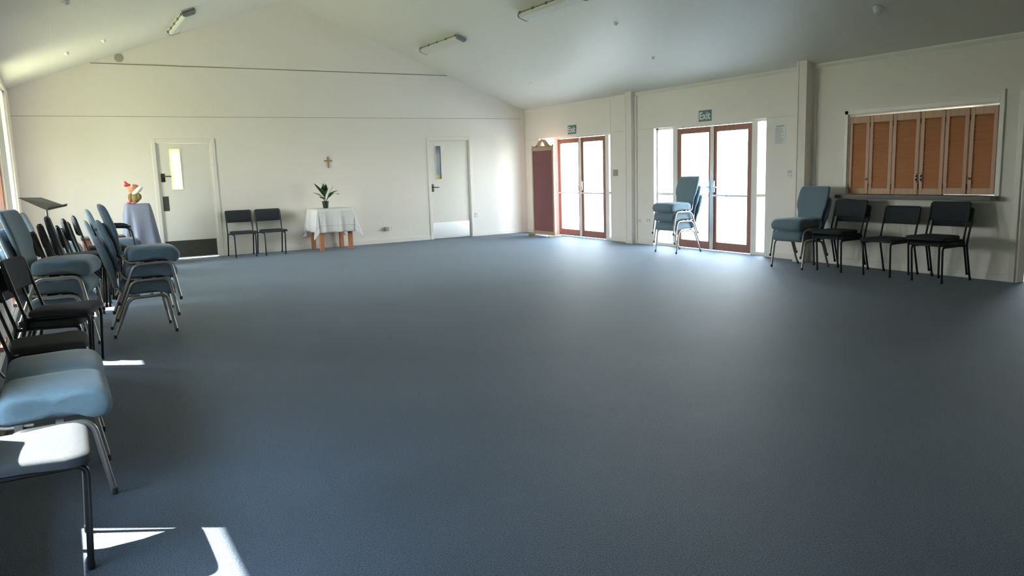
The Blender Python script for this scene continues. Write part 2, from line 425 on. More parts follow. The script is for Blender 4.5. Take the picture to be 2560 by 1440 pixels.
# small dark lobby behind door 2 so that no daylight comes round it
b = B()
b.box(-2.6, -1.0, 1.0, 1.05, 0, 2.5); b.box(-2.65, -2.6, T, 1.05, 0, 2.5); b.box(-1.0, -.95, T, 1.05, 0, 2.5); b.box(-2.65, -.95, T, 1.05, 2.4, 2.5); b.box(-2.65, -.95, T, 1.05, -.06, 0)
struct('wall_lobby', b, 'wall')

# ------------------------------------------------------------------ glazed exit doors on the right wall
def exit_set(n, y0, y1, pa, pb, label):
    """y0..y1 opening, doors between pa (near) and pb (far); glazing stands in the outer half of the wall"""
    d = struct(n, loc=(0.07, 0, 0), label=label)
    f = B(); xa, xb = 0.0, 0.05
    f.box(xa, xb, y0, y0+.03, 0, EH); f.box(xa, xb, y1-.03, y1, 0, EH)
    f.box(xa, xb, y0, y1, EH-.035, EH); f.box(xa, xb, pa-.11, pa, 0, EH-.035); f.box(xa, xb, pb, pb+.11, 0, EH-.035)
    f.box(xa, xb, y0+.03, pa-.11, 0, .05); f.box(xa, xb, pb+.11, y1-.03, 0, .05)
    f.box(xa+.005, xb-.005, y0+.03, pa-.11, .86, .90); f.box(xa+.005, xb-.005, pb+.11, y1-.03, .86, .90)
    fr = obj('door_frame', f, 'trim', d)
    for (a, c) in ((y0+.03, pa-.11), (pb+.11, y1-.03)):
        obj('sidelight_pane', B().box(.022, .028, a, c, .05, EH-.035), 'glass', d)
    mid = (pa+pb)/2
    obj('astragal', B().box(-.018, .002, mid-.035, mid+.035, .012, EH-.04, .004, 1), 'trim', d, label='pale meeting strip between the door leaves')
    for (a, c, s) in ((pa, mid-.003, 1), (mid+.003, pb, -1)):
        l = B(); z0, z1 = 0.012, EH-.04; st = .085
        l.box(.004, .046, a, a+st, z0, z1, .004, 1); l.box(.004, .046, c-st, c, z0, z1, .004, 1)
        l.box(.006, .044, a+st, c-st, z0, z0+.125); l.box(.006, .044, a+st, c-st, z1-.09, z1)
        lf = obj('door_leaf', l, 'redwood', d)
        obj('pane', B().box(.022, .028, a+st, c-st, z0+.125, z1-.09), 'glass', lf)
        obj('push_rail', B().tube([(-.03, a+st*.5, .87), (-.03, c-st*.5, .87)], .014, 8), 'alu', lf, smooth=True)
        hy = c-st/2 if s > 0 else a+st/2
        hb = B().box(-.024, .004, hy-.02, hy+.02, .92, 1.1, .003, 1); hb.tube(fillet([(0, hy, 1.0), (-.065, hy, 1.0), (-.065, hy-s*.1, 1.0)], .015), .009, 8)
        obj('door_handle', hb, 'alu', lf, smooth=50)
    return d
exit_set('door_3', E1[0], E1[1], -2.76, -1.16, 'far glazed double exit door with sidelights')
exit_set('door_4', E2[0], E2[1], -6.325, -4.725, 'near glazed double exit door with sidelights')

# ------------------------------------------------------------------ windows in the left wall
def window(n, w, mull, label, m='trim'):
    y0, y1, z0, z1 = w
    d = struct(n, loc=(XL-.06, 0, 0), label=label)
    f = B(); a, c = -.03, .03
    f.box(a, c, y0, y0+.05, z0, z1); f.box(a, c, y1-.05, y1, z0, z1); f.box(a, c, y0, y1, z0, z0+.06); f.box(a, c, y0, y1, z1-.05, z1)
    for q in mull: f.box(a, c, q-.03, q+.03, z0, z1)
    fr = obj('window_frame', f, m, d)
    obj('pane', B().box(-.003, .003, y0+.05, y1-.05, z0+.06, z1-.05), 'glass', d)
    obj('window_sill', B().box(.02, .10, y0-.02, y1+.02, z0-.03, z0+.004, .004, 1), 'redwood', d)
window('window_1', W[0], (-1.75,), 'tall window by the far left corner')
window('window_2', W[1], (), 'window behind the stacked chairs', 'redwood')
window('window_3', W[2], (), 'narrow window behind the stacked chairs', 'redwood')
window('window_4', W[3], (), 'window behind the near black chair', 'redwood')

# ------------------------------------------------------------------ serving hatch, shelf, shutters
b = B()
b.box(-.02, 0, HT[1], HT[1]+.05, HZ0, HZ1+.05, .004, 1); b.box(-.02, 0, HT[0]-.05, HT[0], HZ0, HZ1+.13, .004, 1); b.box(-.02, 0, HT[0], HT[1]+.05, HZ1, HZ1+.055, .004, 1)
b.box(0, T, HT[1]-.012, HT[1], HZ0, HZ1); b.box(0, T, HT[0], HT[0]+.012, HZ0, HZ1); b.box(0, T, HT[0], HT[1], HZ1-.01, HZ1)
struct('trim_8', b, 'trim')
sh = tag(obj('hatch_shelf', B().box(-.15, T+.25, HT[0]-.03, HT[1]+.06, .872, HZ0, .008, 2), 'laminate', smooth=30), 'grey laminate shelf below the louvred hatch shutters', 'shelf')
obj('shelf_edging', B().box(-.153, -.149, HT[0]-.03, HT[1]+.06, .878, .912), mat('dark_shelf_edge', (.10, .095, .09), .5), sh)
def shutter(y0, y1, label, ang=0, knob=None, lock=None):
    """louvred leaf between y0 (near) and y1 (far)"""
    w = y1-y0
    t = thing('louvre_shutter', label, 'shutter', (0.03, y1, HZ0), ang, 'louvred shutters closing the hatch')
    z0, z1 = (0.014 if y1 < -9.2 else 0.005), HZ1-HZ0-.030; st = .048
    f = B(); f.box(-.022, .012, -w+.002, -w+st, z0, z1, .003, 1); f.box(-.022, .012, -st, -.002, z0, z1, .003, 1)
    f.box(-.020, .010, -w+st, -st, z0, z0+.07); f.box(-.020, .010, -w+st, -st, z1-.085, z1)
    obj('shutter_frame', f, 'shutterwood', t)
    s = B(); n = 25; h = (z1-z0-.155)/n
    for k in range(n):
        zz = z0+.07+h*(k+.5)
        s.prism([(-.020, zz-h*.60), (-.013, zz-h*.60), (.012, zz+h*.52), (.005, zz+h*.52)], 'y', -w+st, -st)
    obj('louvre_slats', s, 'slatwood', t)
    if knob is not None:
        ky = -.024 if knob > 0 else -w+.024
        obj('knob', B().lathe([(.006, -.020), (.006, -.028), (.013, -.034), (.014, -.040), (.009, -.045), (.002, -.046)], (0, ky, .19), 12, 'x'), 'shutterwood', t, smooth=True)
    if lock is not None:
        ky = -.024 if lock > 0 else -w+.024
        l = B().box(-.029, -.022, ky-.016, ky+.016, .15, .255, .002, 1).box(-.040, -.028, ky-.007, ky+.007, .17, .195).box(-.040, -.028, ky-.007, ky+.007, .21, .235)
        obj('latch', l, 'handle', t)
    for zz in (.1, .86): obj('hinge', B().tube([(-.025, -.001, zz-.03), (-.025, -.001, zz+.03)], .005, 6), 'handle', t)
    return t
shutter(-8.301, -8.013, 'pine louvred shutter at the far left end of the hatch, with a knob', knob=-1)
shutter(-8.613, -8.303, 'pine louvred shutter second from the left in the hatch')
shutter(-8.958, -8.615, 'pine louvred shutter just left of the centre gap, with a dark latch', lock=-1)
shutter(-9.262, -8.970, 'pine louvred shutter just right of the centre gap, with a dark latch', lock=1)
shutter(-9.534, -9.264, 'pine louvred shutter second from the right in the hatch')
shutter(-9.852, -9.546, 'pine louvred shutter at the right end of the hatch, set slightly ajar', radians(-2.2), knob=1)

# ------------------------------------------------------------------ kitchen beyond the hatch and doorway
b = B()
KX = 3.4
b.box(T, KX, -7.80, -7.70, 0, 2.6); b.box(T, KX, -13.1, -13.0, 0, 2.6)
b.box(KX, KX+.1, -13.0, -7.8, 0, 1.05); b.box(KX, KX+.1, -13.0, -7.8, 2.1, 2.6); b.box(KX, KX+.1, -8.0, -7.8, 1.05, 2.1); b.box(KX, KX+.1, -13.0, -9.4, 1.05, 2.1)
struct('wall_kitchen', b, 'wall')
struct('ceiling_kitchen', B().box(T, KX+.4, -13.1, -7.7, 2.5, 2.6), 'wall')
struct('floor_kitchen', B().box(T, KX+.1, -13.1, -7.7, -.06, 0), 'kitfloor')
w5 = struct('window_5', loc=(KX+.05, 0, 0), label='kitchen window')
f = B()
for q in (-9.4, -8.72, -8.05): f.box(-.03, .03, q, q+.05, 1.05, 2.1)
f.box(-.03, .03, -9.4, -8.0, 1.05, 1.1); f.box(-.03, .03, -9.4, -8.0, 2.05, 2.1)
obj('window_frame', f, 'trim', w5); obj('pane', B().box(-.003, .003, -9.35, -8.05, 1.1, 2.05), 'glass', w5)
b = B().box(0, T+.012, KD[1]-.035, KD[1], 0, EH+.0); b.box(0, T+.012, KD[0], KD[0]+.035, 0, EH); b.box(0, T+.012, KD[0], KD[1], EH-.03, EH)
b.box(-.018, 0, KD[1]-.01, KD[1]+.05, 0, EH+.05, .003, 1); b.box(-.018, 0, KD[0]-.05, KD[0]+.01, 0, EH+.05, .003, 1); b.box(-.018, 0, KD[0], KD[1], EH, EH+.05, .003, 1)
dk = struct('door_5', b, 'trim', label='open kitchen doorway')
kc = thing('kitchen_cabinet', 'dark drawer cabinet with pale worktop through the kitchen doorway', 'cabinet', (KX-.65, -9.6, 0))
obj('carcass', B().box(0, .6, -1.6, 1.4, .1, .86), 'kitdark', kc)
obj('worktop', B().box(-.02, .62, -1.6, 1.4, .86, .90, .004, 1), 'white', kc)
obj('plinth', B().box(.05, .6, -1.6, 1.4, 0, .1), 'kitdark', kc)
for i in range(5):
    for (z0, z1) in ((.12, .36), (.37, .60), (.61, .84)):
        dr = obj('drawer', B().box(-.02, 0, -1.595+i*.6, -1.005+i*.6, z0, z1, .003, 1), 'kitdark', kc)
        obj('drawer_pull', B().box(-.028, -.02, -1.595+i*.6, -1.005+i*.6, z1-.012, z1), 'alu', dr)

# ------------------------------------------------------------------ outdoors
struct('ground_outdoors', B().box(-60, 60, -60, 60, -.3, -.16), 'grass', 'lawn around the hall')
struct('path_outdoors', B().box(T, 9.0, -7.6, 4.5, -.16, -.05).box(-9.2, -5.0, T, 1.6, -.16, -.03), 'paving', 'pale concrete path outside the exit doors')

M['hedge'] = mat('added_hedge_leaves', (0.05, 0.085, 0.03), 0.8, bump=0.8, bscale=12, var=0.5, vscale=5)
hb = B(); rh = random.Random(11); hl = []  # hedge added out of view to hold back sky light on the left
for k in range(59):
    y = -26+k*.36; w = .55+rh.uniform(-.06, .06); h = 3.0+rh.uniform(-.12, .12)
    hl.append([(-13.2-w, y, -.2), (-13.2-w*1.05, y, h*.6), (-13.2-w*.6, y, h-.1), (-13.2, y, h), (-13.2+w*.6, y, h-.1), (-13.2+w*1.05, y, h*.6), (-13.2+w, y, -.2)])
hb.loft(hl); struct('added_hedge_blocker', hb, 'hedge', 'unseen hedge added to cut the sky light through the left windows')

# ------------------------------------------------------------------ chairs
G_BLUE = 'blue padded stacking chairs'; G_BLACK = 'black stacking chairs'
SEAT = [(-.147, .40), (-.142, .455), (-.10, .482), (0, .487), (.10, .489), (.19, .487), (.25, .470), (.283, .425), (.276, .375), (.245, .348), (.205, .352), (.18, .368), (.10, .372), (-.12, .372)]
def blue_chair(label, arms=False):
    t = thing('banquet_chair', label, 'chair', group=G_BLUE)
    prof = crom([(p[0], 0, p[1]) for p in SEAT], 4)
    cx, cz = .06, .43
    loops = []
    st = [(-1, .05), (-1, .03), (-.96, .012), (-.85, 0), (-.45, 0), (0, 0), (.45, 0), (.85, 0), (.96, .012), (1, .03), (1, .05)]
    for i, (s, ins) in enumerate(st):
        hw = .229; y = s*hw
        if i in (0, len(st)-1): y = s*hw
        l = []
        for p in prof:
            d = Vector((p.x-cx, 0, p.z-cz)); k = max(0, 1-ins/max(.05, d.length))
            yy = y*(1.0 if p.x > .1 else .93+.07*max(0, (p.x+.15)/.25))
            if i in (0, len(st)-1): yy *= 1.0; k *= .82
            dome = .010*(1-s*s) if p.z > .46 else 0
            l.append((cx+d.x*k, yy, cz+d.z*k+dome))
        loops.append(l)
    obj('seat', B().loft(loops), 'blue', t, smooth=70)
    # back cushion: hourglass outline, leaning and slightly curved
    rows = [(-.200, .425, .175, .012), (-.202, .435, .186, .018), (-.206, .47, .190, .020), (-.216, .53, .194, .023), (-.226, .58, .204, .026), (-.236, .625, .226, .032), (-.254, .70, .232, .034), (-.277, .77, .231, .033), (-.297, .835, .226, .031), (-.307, .868, .216, .025), (-.311, .883, .200, .013)]
    loops = []
    for (x, z, hw, th) in rows:
        l = []
        for (u, v) in superloop(hw, th, 28, 4): l.append((x+v+.018*(u/.23)**2*1.0-.006, u, z-.25*v))
        loops.append(l)
    obj('backrest', B().loft(loops), 'blue', t, smooth=70)
    for s in (-1, 1):
        y = s*.243; yi = s*.205
        fr = B()
        fr.tube(fillet([(.252, y, .012), (.196, y, .352), (-.108, y, .345), (-.248, y, .012)], .06, 6), .0136, 10, sq=(1.0, .75))
        fr.box(.06, .09, min(y, yi), max(y, yi), .354, .368); fr.box(-.09, -.06, min(y, yi), max(y, yi), .350, .372)
        lg = obj('side_frame', fr, 'frame', t, smooth=50)
        for fx in (.2535, -.2505): obj('foot_cap', B().lathe([(.011, 0), (.0135, .004), (.0135, .03)], (fx, y, 0), 10), 'rubber', lg, smooth=50)
        up = B(); up.tube(fillet([(-.02, yi, .361), (-.160, yi, .361), (-.210, s*.165, .47), (-.232, s*.17, .58), (-.30, s*.17, .80)], .05, 5), .010, 8)
        obj('back_upright', up, 'frame', t, smooth=50)
    if arms:
        for s in (-1, 1):
            y = s*.262
            a = B(); a.tube(fillet([(.20, y, .30), (.165, y, .60), (.11, y, .645), (-.20, y, .66), (-.262, s*.235, .64)], .07, 6), .011, 8)
            ar = obj('armrest', a, 'blacktube', t, smooth=50, label='black armrest')
            p = B(); p.tube(fillet([(.155, y, .648), (.10, y, .668), (-.20, y, .683)], .05, 5), .022, 10, sq=(.6, 1))
            obj('arm_pad', p, 'blackplastic', ar, smooth=50)
    return t
def black_chair(label):
    t = thing('stacking_chair', label, 'chair', group=G_BLACK)
    rows = []
    def shw(x): return .200+.035*max(0, min(1, (x-.02)/.11))
    for (z, ins) in ((.402, .008), (.405, 0), (.428, 0), (.438, .006), (.444, .025), (.446, .06)):
        l = []
        for (u, v) in superloop(1, .2025-ins, 40, 7): l.append((.0325+v, u*(shw(.0325+v)-ins), z - (.012*max(0, (v-.15)/.05)**2 if z > .42 else 0)))
        rows.append(l)
    obj('seat', B().loft(rows), 'black', t, smooth=60)
    rows = []
    for (q, th, hw) in ((0, .008, .212), (.01, .016, .222), (.06, .018, .226), (.13, .018, .226), (.19, .017, .224), (.205, .010, .216), (.212, .004, .206)):
        l = []
        for (u, v) in superloop(hw, th, 32, 6): l.append((-.232-.18*q+v-.02*(1-(u/.22)**2), u, .588+q))
        rows.append(l)
    obj('backrest', B().loft(rows), 'black', t, smooth=60)
    for s in (-1, 1):
        fb = B(); fb.tube(fillet([(.190, s*.172, .01), (.213, s*.178, .391), (-.10, s*.178, .391), (-.163, s*.2175, .391)], .04, 6), .0115, 10)
        l = obj('leg', fb, 'blacktube', t, smooth=50)
        obj('foot_cap', B().lathe([(.012, 0), (.0145, .003), (.0135, .03)], (.191, s*.172, 0), 10), 'blackplastic', l, smooth=50)
        rb = B(); rb.tube(fillet([(-.262, s*.2175, .01), (-.165, s*.2175, .395), (-.185, s*.2175, .47), (-.262, s*.2175, .775)], .12, 6), .0115, 10)
        l = obj('leg', rb, 'blacktube', t, smooth=50)
        obj('foot_cap', B().lathe([(.012, 0), (.0145, .003), (.0135, .03)], (-.2635, s*.2175, 0), 10), 'blackplastic', l, smooth=50)
    obj('stretcher', B().tube([(-.09, -.172, .391), (-.09, .172, .391)], .008, 8), 'blacktube', t, smooth=50)
    return t

protos = {}
def place(kind, x, y, rz, label, lvl=0):
    dx, dz = (.03, .1455) if kind != 'black' else (.065, .0675)
    loc = (x+cos(rz)*dx*lvl, y+sin(rz)*dx*lvl, dz*lvl)
    if kind not in protos:
        o = {'blue': lambda: blue_chair(label), 'arm': lambda: blue_chair(label, True), 'black': lambda: black_chair(label)}[kind]()
        o.location = loc; o.rotation_euler = (0, 0, rz); protos[kind] = o
        return o
    return dup(protos[kind], loc, rz, label)
def stack(kind, x, y, rz, labels):
    for i, l in enumerate(labels): place(kind, x, y, rz, l, i)

# three blue chairs, the stack standing furthest out from the left wall
stack('blue', -8.252, -6.765, 0, ['blue padded chair at the bottom of the three-high stack standing furthest out on the left',
    'blue padded chair in the middle of the three-high stack standing furthest out on the left', 'blue padded chair on top of the three-high stack standing furthest out on the left'])
stack('blue', -8.935, -7.36, radians(-12), ['bottom blue padded chair of the stack beside the left windows',
    'middle blue padded chair of the stack beside the left windows', 'topmost blue padded chair of the stack beside the left windows'])
place('blue', -8.24, -3.3, 0, 'blue padded chair under the black-armed chair in front of the draped pedestal')
place('arm', -8.24, -3.3, 0, 'blue padded chair with black armrests, stacked in front of the draped pedestal', 1)
stack('blue', -8.93, -3.5, 0, ['lower blue padded chair of the pair behind the tall black stacks', 'upper blue padded chair of the pair behind the tall black stacks'])
place('blue', -8.985, -10.62, 0, 'single blue padded chair beside the sunlit black chair, bottom left')
place('blue', -8.985, -10.095, 0, 'single blue padded chair between another blue one and the dark chairs, lower left')
# by the exit doors and the hatch
stack('blue', -.395, -5.26, pi, ['blue padded chair at the bottom of the stack before the bright exit door', 'blue padded chair in the middle of the stack before the bright exit door', 'blue padded chair on top of the stack before the bright exit door'])
stack('blue', -.535, -7.74, pi, ['lower blue padded chair of the pair by the right pillar', 'upper blue padded chair of the pair by the right pillar'])
# black chairs under the hatch
stack('black', -.45, -8.27, pi, ['lower black chair of the stacked pair left under the hatch', 'upper black chair of the stacked pair left under the hatch'])
place('black', -.42, -8.90, pi, 'single low black chair in the middle under the hatch')
stack('black', -.43, -9.52, pi, ['lower black chair of the stacked pair at the right end under the hatch', 'upper black chair of the stacked pair at the right end under the hatch'])
# two black chairs against the back wall
place('black', -6.08, -.395, -pi/2, 'left black chair of the two against the back wall beside the left door')
place('black', -5.57, -.395, -pi/2, 'right black chair of the two against the back wall, nearer the white table')
# black chairs along the left wall
place('black', -9.04, -11.40, 0, 'black chair with sunlit seat in the bottom left corner')
stack('black', -8.94, -8.27, radians(-14), ['lower black chair of the dark pair on the left behind the single dark chair', 'upper black chair of the dark pair on the left behind the single dark chair'])
place('black', -8.98, -9.2, 0, 'single dark chair on the left between the blue seats and the dark pair')
N5 = ['bottom', 'second from the bottom', 'middle', 'second from the top', 'top']
stack('black', -8.91, -6.25, 0, ['black chair, %s of the tall stack of five by left windows' % n for n in N5])
N4 = ['bottom', 'second from the bottom', 'third from the bottom', 'top']
stack('black', -8.715, -5.3, 0, ['black chair, %s of the left stack of four behind blue chairs' % n for n in N4])
stack('black', -8.61, -4.55, 0, ['black chair, %s of the right stack of four behind blue chairs' % n for n in N4])

# ------------------------------------------------------------------ screen by the far exit
t = thing('display_screen', 'freestanding rose fabric display screen with pine frame beside the far exit', 'screen', (-.28, -1.145, 0))
b = B(); hw = .405
b.box(-.02, .02, -hw, -hw+.05, .01, 1.79, .004, 1); b.box(-.02, .02, hw-.05, hw, .01, 1.79, .004, 1)
b.box(-.018, .018, -hw+.05, hw-.05, .03, .10, .003, 1); b.box(-.018, .018, -hw+.05, hw-.05, 1.72, 1.79, .003, 1)
for s in (-1, 1): b.lathe([(.012, 1.79), (.016, 1.80), (.022, 1.815), (.016, 1.83), (.004, 1.836)], (0, s*(hw-.025), 0), 12)
obj('screen_frame', b, 'pine', t, smooth=40)
obj('fabric_panel', B().box(-.010, .010, -hw+.05, hw-.05, .10, 1.72), 'rose', t, label='dusky rose fabric panel')
# crest with a triangular cut-out
out = [(-.36, 1.79), (-.30, 1.80), (-.23, 1.835), (-.17, 1.885), (-.11, 1.925), (-.04, 1.94), (.04, 1.94), (.11, 1.925), (.17, 1.885), (.23, 1.835), (.30, 1.80), (.36, 1.79)]
hole = [(-.09, 1.815), (-.09, 1.815), (-.085, 1.82), (-.07, 1.84), (-.05, 1.865), (-.015, 1.90), (.0, 1.905), (.03, 1.87), (.05, 1.85), (.07, 1.83), (.085, 1.815), (.085, 1.815)]
b = B()
for x0, x1 in ((-.012, .012),):
    bm = b.bm
    A = [[bm.verts.new((x, p[0], p[1])) for p in out] for x in (x0, x1)]; H = [[bm.verts.new((x, p[0], p[1])) for p in hole] for x in (x0, x1)]
    for k in range(len(out)-1):
        for s in (0, 1): bm.faces.new((A[s][k], A[s][k+1], H[s][k+1], H[s][k]))
        bm.faces.new((A[0][k], A[0][k+1], A[1][k+1], A[1][k])); bm.faces.new((H[0][k], H[0][k+1], H[1][k+1], H[1][k]))
    b.box(-.012, .012, -.36, .36, 1.79, 1.815)
bmesh.ops.remove_doubles(b.bm, verts=b.bm.verts[:], dist=1e-5)
bmesh.ops.dissolve_degenerate(b.bm, edges=b.bm.edges[:], dist=1e-6)
obj('crest', b, 'pine', t)
for s in (-1, 1):
    obj('foot', B().box(-.15, .15, s*(hw-.025)-.02, s*(hw-.025)+.02, 0, .035, .006, 2), 'pine', t, smooth=40)

# ------------------------------------------------------------------ white table, cloth, plant
TX0, TX1, TY0, TY1, TZ = -4.80, -4.17, -.69, -.06, .755
t = thing('side_table', 'small orange pine table under the white cloth against the back wall', 'table', ((TX0+TX1)/2, (TY0+TY1)/2, 0))
hx, hy = (TX1-TX0)/2, (TY1-TY0)/2
obj('tabletop', B().box(-hx, hx, -hy, hy, TZ-.03, TZ, .004, 1), 'orangewood', t)
k = .03
for q in ((-hx+k, hx-k, -hy+k, -hy+k+.02), (-hx+k, hx-k, hy-k-.02, hy-k), (-hx+k, -hx+k+.02, -hy+k+.02, hy-k-.02), (hx-k-.02, hx-k, -hy+k+.02, hy-k-.02)):
    obj('apron', B().box(*q, TZ-.11, TZ-.03), 'orangewood', t)
for sx in (-1, 1):
    for sy in (-1, 1):
        lx, ly = sx*(hx-.045), sy*(hy-.045)
        obj('leg', B().box(lx-.036, lx+.036, ly-.036, ly+.036, 0, TZ-.03, .004, 1), 'orangewood', t)
def drape(name, hx, hy, z, ox, oy, waves, m, flare=.10, seed=1, n=56, backlim=None, th=.004, hem=None):
    """cloth of half size (hx+ox, hy+oy) laid over a box; corners fall in folds"""
    rnd = random.Random(seed); ph = [rnd.uniform(0, 6.28) for _ in range(8)]
    U = [(-hx-ox)+2*(hx+ox)*i/n for i in range(n+1)]; V = [(-hy-oy)+2*(hy+oy)*i/n for i in range(n+1)]
    def pos(u, v, lift=.004):
        cu, cv = max(-hx, min(hx, u)), max(-hy, min(hy, v)); eu, ev = u-cu, v-cv
        d = sqrt(eu*eu+ev*ev)
        if d < 1e-6: return Vector((u, v, z+lift))
        nx, ny = eu/d, ev/d
        corner = min(abs(eu), abs(ev))/max(abs(eu), abs(ev)) if max(abs(eu), abs(ev)) > 1e-6 else 0
        s = (u if abs(ev) > abs(eu) else v)
        f = min(1, d/.22)
        wob = .018*f*(sin(s*waves+ph[0])+.6*sin(s*waves*1.9+ph[1]))*(1-corner)
        out = .012+wob + d*(.05+flare*corner*1.6)
        if abs(ev) > abs(eu) and v > 0 and backlim is not None: out = min(out, backlim)
        drop = d*(1-.10*corner)
        r = .02
        dz = drop if drop > r else drop*drop/(2*r)
        yy = cv+ny*(out if d > .02 else out*d/.02)
        if backlim is not None: yy = min(yy, hy+backlim)
        return Vector((cu+nx*(out if d > .02 else out*d/.02), yy, z+lift-dz))
    b = B(); bm = b.bm
    G = [[bm.verts.new(pos(u, v)) for v in V] for u in U]
    for i in range(n):
        for j in range(n): bm.faces.new((G[i][j], G[i+1][j], G[i+1][j+1], G[i][j+1]))
    o = obj(name, b, m, smooth=180)
    md = o.modifiers.new('thick', 'SOLIDIFY'); md.thickness = th; md.offset = 1
    return o, pos
cl, pos = drape('tablecloth', hx+.006, hy+.006, TZ, .42, .42, 22, 'cloth', flare=.17, seed=4, backlim=.02)
cl.location = ((TX0+TX1)/2, (TY0+TY1)/2, 0); tag(cl, 'white linen cloth with a drawn hem over the pine table', 'tablecloth')
b = B(); L = []
for k in range(61):
    u = -hx-.28+2*(hx+.28)*k/60; p = pos(u, -hy-.30, .0); L.append(p+Vector((0, -.0075, 0)))
b.tube(L, .0022, 5); obj('hem_stitching', b, mat('hem_thread', (.45, .44, .42), .9), cl)
t = thing('potted_lily', 'peace lily in a small black pot on the white tablecloth', 'plant', (-4.552, -.35, TZ+.009))
obj('pot', B().lathe([(.042, 0), (.045, .002), (.060, .118), (.064, .118), (.064, .130), (.058, .130), (.055, .112), (.002, .110)], n=24), 'pot', t, smooth=40)
obj('soil', B().lathe([(.0555, .104), (.054, .114), (.002, .116)], n=20), 'soil', t, smooth=40)
def leafblade(base, tip, wid, bend, up=.0):
    base, tip = Vector(base), Vector(tip); d = tip-base; side = d.cross(Vector((0, 0, 1)))
    side = side.normalized() if side.length > 1e-4 else Vector((1, 0, 0))
    if abs(side.y) > .85: side = (side + Vector((.9, 0, 0))).normalized()
    nrm = side.cross(d).normalized()
    if nrm.z < 0: nrm = -nrm
    b = B(); loops = []; n = 12
    for i in range(n+1):
        s = i/n; c = base.lerp(tip, s)+nrm*(bend*sin(pi*s)*d.length) - Vector((0, 0, up*s*s))
        w = .0035 if s < .38 else .0035+wid*(sin(pi*min(1, (s-.38)/.62))**.75)
        if s > .99: w = .001
        loops.append([c-side*w+nrm*.004, c+nrm*(-.001), c+side*w+nrm*.004, c+nrm*(.0025)])
    return b.loft(loops)
for (tx, ty, tz, wd, bd) in ((-.205, -.03, .285, .030, .16), (-.165, .02, .445, .032, .10), (-.055, -.04, .455, .034, .06), (.015, .03, .455, .030, .03), (.215, -.02, .305, .024, .22), (.255, .03, .235, .022, .28), (.125, -.06, .27, .020, .10), (-.11, -.10, .21, .028, .12), (-.02, .06, .40, .030, .05), (.05, -.05, .36, .026, .10), (-.09, -.09, .36, .030, .1)):
    obj('leaf', leafblade((tx*.06, ty*.1, .11), (tx*1.12, ty, tz*1.03), wd*1.6, bd), 'leaf', t, smooth=60)
for (tx, ty, tz) in ((-.010, -.01, .505), (.165, .0, .475)):
    b = B().tube([(tx*.05, 0, .11), (tx*.5, ty, tz*.6), (tx, ty, tz-.08)], .003, 6)
    s = obj('flower_stem', b, 'leaf', t, smooth=60)
    obj('spathe', B().ball((tx+.008, ty, tz-.035), .05, .5, .3, 1.15, Matrix.Rotation(radians(18 if tx > .1 else -4), 3, 'Y')), 'petal', s, smooth=180)

# cross
b = B().box(-.013, .013, -.02, 0, 0, .21, .003, 1).box(-.076, .076, -.021, 0, .122, .148, .003, 1)
o = obj('wall_cross', b, 'crosswood'); o.location = (-4.349, 0, 1.50); tag(o, 'small plain wooden cross on the back wall above the lily', 'cross')
# wall socket with plug
def socket(x, y, z, ry, w, h, label, plug=False, cat='socket', m='white', name='power_socket'):
    t = thing(name, label, cat, (x, y, z), ry)
    obj('face_plate', B().box(-w/2, w/2, -.009, 0, -h/2, h/2, .003, 2), m, t, smooth=30)
    b = B()
    for s in (-1, 1):
        b.box(s*w*.25-.010, s*w*.25+.010, -.012, -.009, h*.12, h*.32); b.box(s*w*.25-.008, s*w*.25-.003, -.0095, -.009, -h*.25, -h*.05); b.box(s*w*.25+.003, s*w*.25+.008, -.0095, -.009, -h*.25, -h*.05)
    obj('switches', b, 'greysw', t)
    if plug:
        obj('plug', B().box(-w*.5-.055, -w*.5+.035, -.06, -.009, -.045, .035, .008, 2), 'vent', t, smooth=40, label='grey plug-in adaptor')
    return t
socket(-3.19, 0, .285, 0, .12, .075, 'white power socket with grey plug low between table and right door', True)
socket(-1.25, 0, .445, 0, .075, .11, 'small white socket on the back wall right of the steel-plated door')
socket(0, -3.83, .405, -pi/2, .055, .055, 'tiny white outlet right beside the far pillar, left of its neighbour')
socket(0, -4.075, .415, -pi/2, .10, .07, 'white socket between the far pillar and the bright exit door')
socket(0, -3.16, 1.25, -pi/2, .13, .115, 'grey light switch on the wall right of the far exit', cat='switch', m='greysw', name='light_switch')
socket(0, -7.09, 1.19, -pi/2, .075, .115, 'white light switch under the paper notice by the right pillar', cat='switch', name='light_switch')
# exit signs with lettering
def lettering(txt, size, mname, parent, loc, rot, bold=.0):
    cu = bpy.data.curves.new('lettering', 'FONT'); cu.body = txt; cu.size = size; cu.extrude = .001; cu.offset = bold
    cu.align_x = 'CENTER'; cu.align_y = 'CENTER'
    o = bpy.data.objects.new('tmp_text', cu); COL.objects.link(o)
    dg = bpy.context.evaluated_depsgraph_get(); me = bpy.data.meshes.new_from_object(o.evaluated_get(dg))
    bpy.data.objects.remove(o)
    me.materials.clear(); me.materials.append(M[mname])
    q = bpy.data.objects.new('lettering', me); COL.objects.link(q); q.parent = parent; q.location = loc; q.rotation_euler = rot
    return q
for (y, z, label) in ((-1.803, 2.10, 'green Exit sign above the far glazed door'), (-5.44, 2.10, 'green Exit sign above the near glazed door')):
    t = thing('exit_sign', label, 'sign', (0, y, z), -pi/2)
    obj('sign_board', B().box(-.135, .135, -.016, 0, -.085, .085, .003, 1), 'signgreen', t)
    obj('sign_border', B().box(-.14, .14, -.008, 0, -.09, .09), 'white', t)
    q = lettering('Exit', .155, 'white', t, (0, -.0175, -.004), (pi/2, 0, 0), .004)
